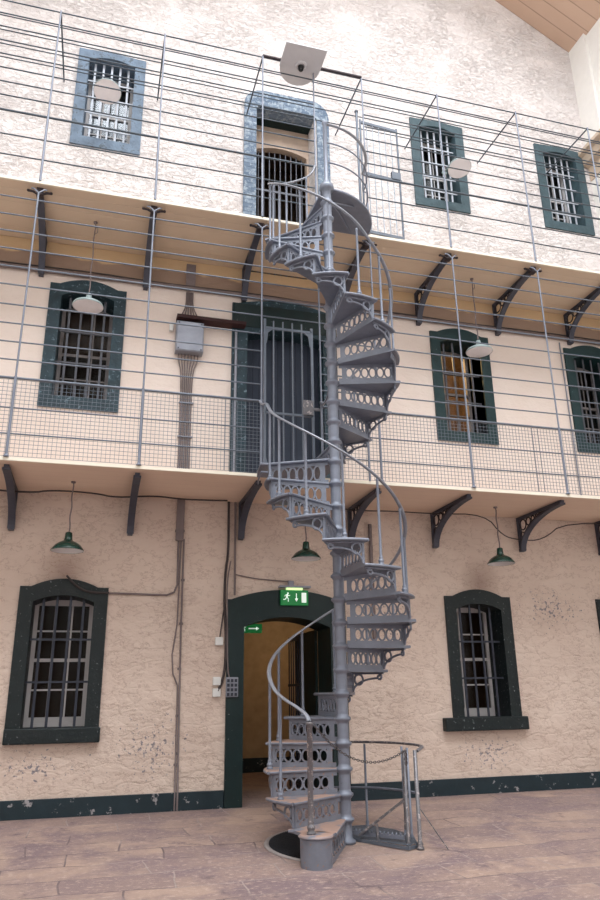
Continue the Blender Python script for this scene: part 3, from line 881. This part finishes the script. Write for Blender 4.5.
# latch stay from pole to the gate post of the lower gallery
MB().tube(smooth([Vector((AX-.03, AY+.05, 5.05)), Vector((2.72, -1.95, 4.98)), Vector((2.74, -1.65, 5.15)), Vector((DX, yw, 5.2))]), .013, 6).build('stay', M['stair'], stair)

# ------------------------------------------------------------------ guard at the foot of the stair
g = thing('guard_rail', 'low curved grey guard rail with leaning bars right of the staircase foot', 'railing', (3.2, -2.3, F0))
fz = lambda x, y: floor_z(y)
arc = lambda a0, a1, r, z, n=16: [pol(a0 + (a1-a0)*i/n, r, z) for i in range(n+1)]
MB().tube([pol(92, .09, .82)] + arc(88, -30, .84, .82) + [Vector((3.36, -2.77, .79))], .02, 8, flat=(.022, .014)).build('top_rail', M['newel'], g)
MB().tube([pol(92, .09, .33)] + arc(88, -5, .82, .33), .013, 8).build('lower_rail', M['stair'], g)
for x, y, r in ((3.335, -2.77, .021), (3.24, -2.70, .017), (3.40, -2.42, .014), (3.43, -2.20, .014), (3.20, -1.63, .014)):
    mb = MB(); f = fz(x, y)
    mb.lathe([(0,0),(r*1.9,0),(r*1.9,.02),(r*1.3,.035),(r*1.6,.055),(r,.075),(r,.80-f-.0),(0,.80-f)], (x, y, f), 10)
    mb.build('post', M['newel'] if r > .016 else M['stair'], g)
mb = MB()
mb.bar((3.24, -2.72, .80), (3.30, -2.55, .45), .05, .010, up=(0,1,0)); mb.bar((3.30, -2.55, .45), (3.30, -2.52, .02), .045, .010, up=(0,1,0))
mb.bar((3.25, -2.66, .33), (2.86, -2.30, -.04), .05, .022)
mb.bar((3.36, -2.75, .25), (3.60, -2.85, floor_z(-2.85)+.005), .028, .010)
mb.bar((3.0, -2.45, -.07), (3.0, -2.45, .08), .02, .02)
mb.build('stay_bar', M['newel'], g)
# mesh tray on the floor
t = thing('mesh_tray', 'triangular expanded metal tray on the floor inside the guard rail', 'floor grating', (3.1, -2.3, F0))
poly = [(2.80, -2.20), (3.19, -2.80), (3.33, -2.72), (3.45, -2.35), (3.40, -1.95), (3.20, -1.62), (2.85, -1.60)]
mb = MB()
zt_ = -.075
def inside(px, py):
    c = False; n = len(poly)
    for i in range(n):
        x1, y1 = poly[i]; x2, y2 = poly[i-1]
        if (y1 > py) != (y2 > py) and px < (x2-x1)*(py-y1)/(y2-y1)+x1: c = not c
    return c
for s in (1, -1):
    for i in range(-60, 60):
        c0 = i * .045; run = None
        for j in range(161):
            u = j / 160 * 1.6 - .8
            x = 3.1 + u * .7071 - s * c0 * .7071 * .5 ; y = -2.2 + s * u * .7071 * .6 + c0 * .5
            if inside(x, y):
                if run is None: run = (x, y)
                last = (x, y)
            elif run: 
                mb.bar((run[0], run[1], zt_), (last[0], last[1], zt_), .007, .006); run = None
mb.build('expanded_mesh', M['rail'], t)
mb = MB()
for a, b in zip(poly, poly[1:] + poly[:1]):
    mb.bar((a[0], a[1], (zt_ + fz(*a)) / 2), (b[0], b[1], (zt_ + fz(*b)) / 2), .012, .03)
mb.build('tray_rim', M['rail'], t)
mb = MB(); mb.bar((2.82, -2.18, -.03), (3.22, -2.66, -.03), .025, .035)
for i in range(14):
    q = Vector((2.82, -2.18, 0)).lerp(Vector((3.22, -2.66, 0)), i / 13); mb.lathe([(0,.015),(.012,.0),(.012,-.015),(0,-.015)], (q.x, q.y, 0), 6)
mb.build('toothed_bar', M['stair'], t)
# pit grating left of the first steps
t = thing('pit_grating', 'dark curved floor grating set in the flagstones left of the lowest steps', 'floor grating', (2.2, -2.6, F0))
mb = MB(); n = 30
inn = [pol(100 + 138*i/n, .30, 0) for i in range(n+1)]; out = [pol(100 + 138*i/n, .82, 0) for i in range(n+1)]
vs = [(p.x, p.y, floor_z(p.y)+.004) for p in inn] + [(p.x, p.y, floor_z(p.y)+.004) for p in out]
mb.add(vs, [(i, i+1, n+2+i, n+1+i) for i in range(n)])
mb.build('pit_floor', M['pit'], t)
mb = MB()
for i in range(2*n): 
    a = 100 + 138*i/(2*n); p, q = pol(a, .34, 0), pol(a, .81, 0)
    mb.bar((p.x, p.y, floor_z(p.y)+.012), (q.x, q.y, floor_z(q.y)+.012), .010, .012)
mb.build('slats', M['grate'], t)
mb = MB(); mb.tube([(p.x, p.y, floor_z(p.y)+.004) for p in [pol(100+138*i/n, .835, 0) for i in range(n+1)]], .02, 8, flat=(.028, .012))
mb.build('stone_rim', mat_plain('rim_stone', rgb(150, 142, 140), .8), t)

# chain from the newel to the guard
t = thing('safety_chain', 'sagging steel chain from the foot of the handrail to the guard rail', 'chain', (2.6, -3.0, .9))
mb = MB()
a, b = Vector((2.14, -3.06, 1.10)), Vector((3.24, -2.74, .80))
N = 44
def cat(u): p = a.lerp(b, u); p.z -= .24 * 4 * u * (1-u) * (1 - .15*(u)) ; return p
for i in range(N):
    p = cat((i+.5)/N); d = (cat((i+1)/N) - cat(i/N)); L = d.length; d.normalize()
    sd = d.cross(Vector((0,0,1))).normalized(); up = sd.cross(d)
    w = sd if i % 2 else up
    mb.tube([p + d*(L*.72*math.cos(q)) + w*(.011*math.sin(q)) for q in [2*PI*j/10 for j in range(10)]], .0036, 5, closed=True)
mb.build('chain_links', M['chain'], t)
mb = MB()
for j in range(3): 
    c = Vector((3.235, -2.76, .76 - .04*j)); mb.tube([c + Vector((.014*math.cos(q), 0, .022*math.sin(q))) for q in [2*PI*i/10 for i in range(10)]], .005, 5, closed=True)
mb.build('hook', M['chain'], t)

# ------------------------------------------------------------------ pendant lamps
def pendant(x, y, zb, ztop, style, label, group):
    t = thing('pendant_lamp', label, 'lamp', (x, y, zb), group)
    sh = M['lamp_green'] if style == 'green' else M['lamp_grey']
    r = .205 if style == 'green' else .215
    mb = MB()
    if style == 'green':
        prof = [(r, 0), (r+.004, .008), (r*.93, .035), (r*.78, .075), (r*.55, .108), (r*.33, .128), (.055, .14)]
        neck = [(.055, .138), (.05, .16), (.044, .235), (.030, .245), (0, .247)]
    else:
        prof = [(r, 0), (r+.006, .012), (r*.96, .04), (r*.70, .075), (r*.40, .10), (.05, .12)]
        neck = [(.05, .118), (.042, .13), (.036, .21), (.02, .22), (0, .222)]
    mb.lathe(prof, (x, y, zb), 32); mb.build('shade', sh, t)
    MB().lathe(neck, (x, y, zb), 20).build('neck', sh, t)
    mb = MB()
    if style == 'green':
        mb.lathe([(r-.003, .002), (r*.92, .030), (r*.76, .068), (r*.5, .10), (0, .115)], (x, y, zb), 32); mb.build('inner_reflector', M['lamp_in'], t)
        MB().lathe([(0, .02), (.03, .03), (.04, .06), (.025, .10), (0, .11)], (x, y, zb), 16).build('bulb', M['lamp_glass'], t)
    else:
        mb.lathe([(r-.002, .004), (r*.6, -.010), (0, -.014)], (x, y, zb), 32); mb.build('diffuser', M['lamp_glass'], t)
    h = .24
    if ztop:
        mb = MB(); n = 12
        mb.tube([(x + .006*math.sin(i*1.3), y, zb + h + (ztop - zb - h) * i / n) for i in range(n+1)], .010, 6)
        mb.lathe([(0, 0), (.03, 0), (.03, -.02), (0, -.03)], (x, y, ztop), 10)
        mb.build('hanging_rod', M['conduit'], t)
        if style != 'green':
            mb = MB(); mb.tube([(x+.012, y, ztop-.20), (x+.04, y, ztop-.18), (x+.04, y, ztop-.10), (x+.012, y, ztop-.09)], .006, 6); mb.build('hook', M['conduit'], t)
    return t
pendant(-.40, -.62, 3.16, H1-.046, 'green', 'green enamel pendant lamp above the left ground floor window', 'green lamps under the lower gallery')
pendant(5.90, -.62, 3.20, H1-.046, 'green', 'green enamel pendant lamp above the right ground floor window', 'green lamps under the lower gallery')
pendant(2.80, -.66, 3.16, H1-.046, 'green', 'green enamel pendant lamp beside the staircase above the exit sign', 'green lamps under the lower gallery')
pendant(-.42, -.70, 6.68, H2-.046, 'grey', 'round grey pendant lamp in front of the left window of the lower gallery', 'grey lamps over the lower gallery')
pendant(5.85, -.70, 6.72, H2-.046, 'grey', 'round grey pendant lamp in front of the middle right window of the lower gallery', 'grey lamps over the lower gallery')
L1 = pendant(-.43, -.60, 10.70, None, 'grey', 'round pale lamp in front of the top left window', 'lamps over the upper gallery')
L2 = pendant(5.90, -.60, 10.54, None, 'grey', 'round pale lamp in front of the top middle right window', 'lamps over the upper gallery')

for L_ in (L1, L2):
    x, y, z = L_.location
    mb = MB(); mb.tube(smooth([(x, y, z+.20), (x, y+.05, z+.30), (x, y+.2, z+.36), (x, -.0, z+.36)]), .014, 8); mb.lathe([(.05, 0), (.05, .02), (0, .02)], (x, -.02, z+.36), 12, frm=Matrix.Rotation(PI/2, 3, 'X'))
    mb.build('wall_arm', M['lamp_grey'], L_)
    for c_ in L_.children:
        if c_.name.split('.')[0] != 'wall_arm': c_.rotation_euler = (R(-16), 0, 0)
# big D shaped lamp hood on the top beam
t = thing('lamp_hood', 'pale D shaped lamp hood mounted on top of the upper cage above the stairs', 'lamp', (2.60, -1.45, 11.20))
def dpoly(s):
    P = [(-.34*s, -.36*s), (.34*s, -.36*s)]
    P += [(.34*s*math.cos(a), .04 + .40*s*math.sin(a)) for a in [PI*i/18 for i in range(19)]]
    return [(2.60 + a, -1.52 + b) for a, b in P]
def zdome(mb, z0, z1, s0, s1):
    A, B = dpoly(s0), dpoly(s1); n = len(A)
    mb.add([(a, b, z0) for a, b in A] + [(a, b, z1) for a, b in B], [(i, (i+1)%n, n+(i+1)%n, n+i) for i in range(n)])
mb = MB(); mb.prism(dpoly(1), 11.160, 11.185); zdome(mb, 11.185, 11.270, 1, .75); mb.prism(dpoly(.75), 11.265, 11.270)
mb.build('hood', M['dish'], t, bevel=.004)
mb = MB(); mb.lathe([(.10, 11.160), (.085, 11.135), (.05, 11.130), (.05, 11.160)], (2.60, -1.50, 0), 20); mb.build('lamp_holder', M['dish'], t)
mb = MB(); mb.lathe([(.048, 11.140), (.042, 11.070), (.02, 11.040), (0, 11.035)], (2.60, -1.50, 0), 16); mb.build('bulb_cap', M['black'], t)

# ------------------------------------------------------------------ conduits, cables, boxes
def pipe(name, label, cat, pts, r, mat, group=None, sm=0, extra=None):
    p = smooth(pts, sm) if sm else pts
    mb = MB(); mb.tube(p, r, 8)
    if extra:
        for q in extra: mb.box(*q)
    o = mb.build(name, M[mat], None, loc=Vector(pts[0])); tag(o, label, cat, group); return o
yw0 = -.022
t = thing('conduit_casing', 'wide grey conduit casing on the wall below the lower gallery', 'conduit', (1.09, -.03, 3.5))
MB().box(1.04, 1.15, -.06, -.002, 3.47, H1-.05).build('casing', M['conduit'], t, bevel=.008)
MB().box(1.03, 1.16, -.066, -.002, 3.60, 3.63).build('clip', M['conduit'], t)
pipe('wall_conduit', 'thin grey conduit running down to the floor, right one of the pair', 'conduit', [(1.16, yw0, 3.5), (1.165, yw0, 2.2), (1.20, yw0, .2), (1.20, -.05, .18), (1.20, -.05, -.03)], .013, 'conduit', extra=[(1.14, 1.19, -.03, -.001, z, z+.03) for z in (2.9, 2.3, 1.7, 1.1, .5)])
pipe('wall_conduit', 'thin grey conduit running down to the floor, left one of the pair', 'conduit', [(1.12, yw0, 3.5), (1.11, yw0, 2.3), (1.06, yw0, 1.9), (1.08, yw0, 1.65), (1.15, yw0, 1.5), (1.165, yw0, .2), (1.165, -.05, .18), (1.165, -.05, -.03)], .010, 'conduit')
pipe('wall_conduit', 'grey conduit bending left from the casing to the left ground floor window', 'conduit', [(1.08, yw0, 3.5), (1.09, yw0, 2.85), (1.05, yw0, 2.74), (.95, yw0, 2.70), (.17, yw0, 2.71)], .014, 'conduit', sm=0)
pipe('wall_cable', 'black flex looping over the stone head of the left ground floor window', 'cable', [(.17, -.05, 2.71), (-.12, -.06, 2.71), (-.28, -.06, 2.80), (-.40, -.05, 2.93)], .014, 'cable', sm=2)
pipe('wall_cable', 'thick dark cable bundle beside the ground floor door, down to the white boxes', 'cable', [(1.80, -.03, H1-.05), (1.81, -.03, 3.3), (1.77, -.03, 3.1), (1.76, -.03, 2.6), (1.79, -.03, 2.3), (1.80, -.03, 1.8), (1.76, -.03, 1.55), (1.70, -.03, 1.42)], .018, 'cable', sm=2)
pipe('wall_conduit', 'straight grey conduit right beside the cable bundle above the door frame', 'conduit', [(1.90, -.03, H1-.05), (1.91, -.03, 2.72)], .016, 'conduit')
pipe('wall_cable', 'pale cable following the left edge of the door frame to the grey socket panel', 'cable', [(1.84, -.05, 3.2), (1.79, -.055, 2.9), (1.81, -.055, 2.2), (1.82, -.055, 1.7), (1.86, -.055, 1.55)], .010, 'conduit', sm=2)
pipe('wall_cable', 'short black cable branching to the upper white junction box', 'cable', [(1.77, -.03, 2.6), (1.73, -.03, 2.3), (1.71, -.03, 2.14)], .009, 'cable', sm=1)
pipe('wall_cable', 'cable strung along the wall from the cable bundle to the exit sign', 'cable', [(1.90, -.02, 3.02), (2.15, -.02, 2.97), (2.40, -.02, 2.95), (2.70, -.04, 2.93)], .009, 'conduit', sm=1)
pipe('wall_cable', 'dark cable draped under the lower gallery at the left', 'cable', [(XL, -.25, 4.02), (-1.8, -.25, 4.03), (-.95, -.28, 3.99), (-.7, -.28, 4.05), (-.1, -.28, 4.04), (.15, -.28, 3.99), (.7, -.25, 4.06), (1.1, -.20, 4.04), (1.75, -.2, 4.06)], .012, 'cable', sm=2)
pipe('wall_cable', 'thin cable draped under the lower gallery right of the staircase', 'cable', [(3.2, -.25, 4.05), (3.75, -.25, 4.0), (4.3, -.25, 4.03), (5.0, -.25, 4.02), (5.9, -.3, 4.05), (6.2, -.25, 3.72), (6.6, -.1, 3.70), (7.0, -.15, 3.70), (7.4, -.25, 4.02), (XR, -.25, 4.0)], .009, 'cable', sm=2)
pipe('wall_conduit', 'vertical grey pipe on the wall behind the right handrail of the lower flight', 'conduit', [(4.02, -.04, 3.85), (4.02, -.04, 2.75), (4.02, -.04, 1.9)], .03, 'conduit')
pipe('wall_conduit', 'thick grey pipe running along the wall under the upper gallery', 'conduit', [(XL, -.05, 7.56), (2.0, -.05, 7.60), (XR, -.05, 7.58)], .038, 'conduit')
pipe('wall_cable', 'thin dark cable lying along the thick pipe under the upper gallery', 'cable', [(XL, -.06, 7.61)] + [(XL + i*.9, -.06, 7.635 + .015*math.sin(i*2.1)) for i in range(1, 14)] + [(XR, -.06, 7.63)], .012, 'cable', sm=1)
for n_, x, z, lb in (('junction_box', 1.70, 2.08, 'upper small white junction box left of the ground floor door'), ('junction_box', 1.68, 1.55, 'middle small white junction box left of the ground floor door'), ('junction_box', 1.68, 1.40, 'lowest small white junction box left of the ground floor door')):
    o = MB().box(x-.055, x+.055, -.045, -.001, z-.055, z+.055).build(n_, M['plastic'], None, bevel=.008, loc=(x, 0, z)); tag(o, lb, 'junction box', 'white boxes beside the door')
t = thing('socket_panel', 'grey metal button panel fixed on the green door frame', 'switch panel', (1.88, -.05, 1.46))
MB().box(1.80, 1.97, -.075, -.046, 1.34, 1.60).build('plate', M['galv'], t, bevel=.006)
mb = MB()
for i in range(3):
    for j in range(4): mb.box(1.815+i*.052, 1.850+i*.052, -.083, -.074, 1.355+j*.060, 1.395+j*.060)
mb.build('buttons', M['bar'], t)
# steel box on the lower gallery, with its cable riser
t = thing('steel_fuse_box', 'grey steel fuse box on the wall left of the gallery door', 'fuse box', (1.11, -.1, 6.4))
MB().box(.90, 1.33, -.16, -.002, 6.42, 6.94).build('case', M['galv'], t, bevel=.01)
MB().box(.915, 1.315, -.172, -.158, 6.435, 6.925).build('lid', M['galv'], t, bevel=.006)
mb = MB()
for x, z in ((.94, 6.46), (1.29, 6.46), (.94, 6.90), (1.29, 6.90)): mb.box(x-.01, x+.01, -.18, -.17, z-.01, z+.01)
mb.build('screws', M['bar'], t)
o = MB().box(.90, 2.0, -.20, -.002, 6.98, 7.035).build('red_shelf', M['rust'], None, loc=(1.4, 0, 7)); tag(o, 'dark red painted timber shelf board above the steel fuse box', 'board')
o = MB().box(.80, .86, -.06, -.002, 6.80, 6.92).build('small_switch', M['plastic'], None, bevel=.006, loc=(.83, 0, 6.85)); tag(o, 'tiny white switch just left of the steel fuse box', 'switch')
cm = [(.93 + i*.03) for i in range(7)]
t = thing('cable_riser', 'bundle of grey cables and conduits running down from the steel fuse box', 'cable', (1.1, -.03, 5.3))
for i in range(7):
    x0 = .96 + i*.05; x1 = 1.02 + i*.027
    MB().tube(smooth([(x0, -.05, 6.42), (x0, -.03, 6.32), (x1, -.025, 6.12), (x1+.006, -.025, 5.2), (x1+.01, -.025, H1)]), .010, 6).build('cable_strand', M['conduit'], t)
mb = MB()
for z in (5.6, 5.05, 4.5): MB().box(1.0, 1.22, -.045, -.002, z, z+.02).build('clip', M['galv'], t)
t = thing('cable_riser', 'bundle of grey cables fanning into the top of the steel fuse box', 'cable', (1.1, -.03, 7.3))
for i in range(6):
    x0 = .98 + i*.052; x1 = 1.05 + i*.02
    MB().tube(smooth([(x0, -.04, 7.065), (x0, -.03, 7.10), (x1, -.025, 7.28), (x1, -.025, 7.54)]), .010, 6).build('cable_strand', M['conduit'], t)
MB().box(1.03, 1.18, -.05, -.002, 7.64, 8.05).build('casing', M['conduit'], t)
pipe('wall_conduit', 'grey conduit along the left edge of the gallery door frame', 'conduit', [(1.86, -.07, 4.15), (1.86, -.07, 6.93)], .022, 'galv')
pipe('wall_conduit', 'thin grey conduit down the wall behind the right posts of the lower gallery', 'conduit', [(7.97, -.02, H1), (7.97, -.02, 7.5)], .012, 'galv')

# ------------------------------------------------------------------ exit signs
def man(mb, cx, cz, s, P):
    """running figure"""
    def quad(pts, w):
        for (x0, z0), (x1, z1) in zip(pts, pts[1:]):
            d = Vector((x1-x0, z1-z0)); n = Vector((-d.y, d.x)).normalized() * w/2 * s
            mb.prism([(cx+x0*s+n.x, cz+z0*s+n.y), (cx+x1*s+n.x, cz+z1*s+n.y), (cx+x1*s-n.x, cz+z1*s-n.y), (cx+x0*s-n.x, cz+z0*s-n.y)], P-.002, P, f=lambda a, b, c: (a, c, b))
    mb.prism([(cx + (.10+.09*math.cos(a))*s, cz + (.42+.09*math.sin(a))*s) for a in [2*PI*i/12 for i in range(12)]], P-.002, P, f=lambda a, b, c: (a, c, b))
    quad([(.06, .30), (-.04, .0)], .17)
    quad([(.07, .27), (.22, .16), (.33, .22)], .07); quad([(.03, .27), (-.17, .24), (-.26, .10)], .07)
    quad([(-.02, .0), (.16, -.12), (.12, -.38), (.2, -.40)], .09); quad([(-.05, .0), (-.18, -.20), (-.40, -.22)], .09)
t = thing('exit_sign', 'green lit running man exit sign on a bracket over the ground floor door', 'sign', (2.78, -.1, 2.6))
ys = -.10
MB().box(2.575, 2.985, ys, -.05, 2.585, 2.80).build('sign_panel', M['sign_green'], t)
MB().box(2.55, 3.02, -.13, -.02, 2.835, 2.862).build('canopy', M['galv'], t)
MB().box(2.70, 2.78, -.07, -.001, 2.862, 2.94).build('mount_box', M['galv'], t)
MB().box(2.66, 2.90, -.115, -.055, 2.805, 2.832).build('lamp_tube', M['tube_lit'], t)
mb = MB()
man(mb, 2.665, 2.695, .14, ys)
Pz = ys
mb.prism([(2.80, 2.755), (2.812, 2.755), (2.812, 2.675), (2.80, 2.675)], Pz-.002, Pz, f=lambda a, b, c: (a, c, b))
mb.prism([(2.780, 2.682), (2.832, 2.682), (2.806, 2.635)], Pz-.002, Pz, f=lambda a, b, c: (a, c, b))
mb.prism([(2.885, 2.625), (2.955, 2.625), (2.955, 2.765), (2.885, 2.765)], Pz-.002, Pz, f=lambda a, b, c: (a, c, b))
mb.build('pictogram', M['sign_white'], t)
t = thing('exit_sign', 'small green arrow exit sign hanging inside the dark doorway', 'sign', (2.39, 1.0, 2.3))
MB().box(2.20, 2.545, 1.0, 1.02, 2.275, 2.415).build('sign_panel', M['sign_green'], t)
MB().box(2.34, 2.40, .995, 1.025, 2.415, 2.85).build('hanger', M['bar'], t)
mb = MB()
mb.box(2.33, 2.46, .996, 1.0, 2.335, 2.352); mb.prism([(2.45, 2.315), (2.45, 2.372), (2.50, 2.344)], .996, 1.0, f=lambda a, b, c: (a, c, b))
man(mb, 2.255, 2.345, .10, 1.0)
mb.build('pictogram', M['sign_white'], t)

# ------------------------------------------------------------------ lights
def area(name, loc, rot, sx, sy, power, col):
    l = bpy.data.lights.new(name, 'AREA'); l.shape = 'RECTANGLE'; l.size = sx; l.size_y = sy; l.energy = power; l.color = col
    o = bpy.data.objects.new(name, l); COL.objects.link(o); o.location = loc; o.rotation_euler = rot
    return o
area('skylight', (2.4, -9.8, 20.5), (0, 0, 0), 12.5, 11.5, 5000, (.95, .975, 1.0))
def point(name, loc, power, col, r=.08):
    l = bpy.data.lights.new(name, 'POINT'); l.energy = power; l.color = col; l.shadow_soft_size = r
    o = bpy.data.objects.new(name, l); COL.objects.link(o); o.location = loc
point('corridor_lamp', (3.6, 2.6, 2.6), 16, (1, .74, .46))
point('cell_lamp_or_fill', (5.3, 1.2, 7.5), 330, (1, .62, .25))
point('cell_lamp_or_fill', (-.9, 1.3, 1.2), 3, (1, .8, .62)); point('cell_lamp_or_fill', (6.1, 1.5, 1.4), 4, (1, .78, .58))  # dim fill lights added so the lower cell interiors read brown, no fitting there
point('cell_lamp_or_fill', (-.6, 1.4, 5.2), 4, (1, .84, .7)); point('cell_lamp_or_fill', (8.6, 1.5, 5.2), 4, (1, .84, .7))  # two more added fills, brightening the cells behind the gallery windows
w = bpy.data.worlds.new('sky'); S.world = w; w.use_nodes = True
bg = w.node_tree.nodes['Background']; bg.inputs[0].default_value = (.80, .87, 1.0, 1); bg.inputs[1].default_value = .6

# ------------------------------------------------------------------ camera (solved from the vanishing points)
yaw, pitch, roll = .2771, .3259, -.0141
fw = Vector((math.sin(yaw)*math.cos(pitch), math.cos(yaw)*math.cos(pitch), math.sin(pitch)))
rt = Vector((math.cos(yaw), -math.sin(yaw), 0)); up = rt.cross(fw)
r2 = rt*math.cos(roll) + up*math.sin(roll); u2 = -rt*math.sin(roll) + up*math.cos(roll)
cd = bpy.data.cameras.new('camera'); cam = bpy.data.objects.new('camera', cd); COL.objects.link(cam)
cam.matrix_world = Matrix(((r2.x, u2.x, -fw.x, 0), (r2.y, u2.y, -fw.y, -10.2674), (r2.z, u2.z, -fw.z, 1.3923), (0,0,0,1)))
cd.sensor_fit = 'VERTICAL'; cd.sensor_height = 24; cd.lens = 716.426 * 24 / 900
cd.clip_start = .05; cd.clip_end = 100
S.camera = cam
S.view_settings.view_transform = 'Standard'; S.view_settings.look = 'None'; S.view_settings.gamma = 1
S.view_settings.use_curve_mapping = False
S.view_settings.exposure = -0.05
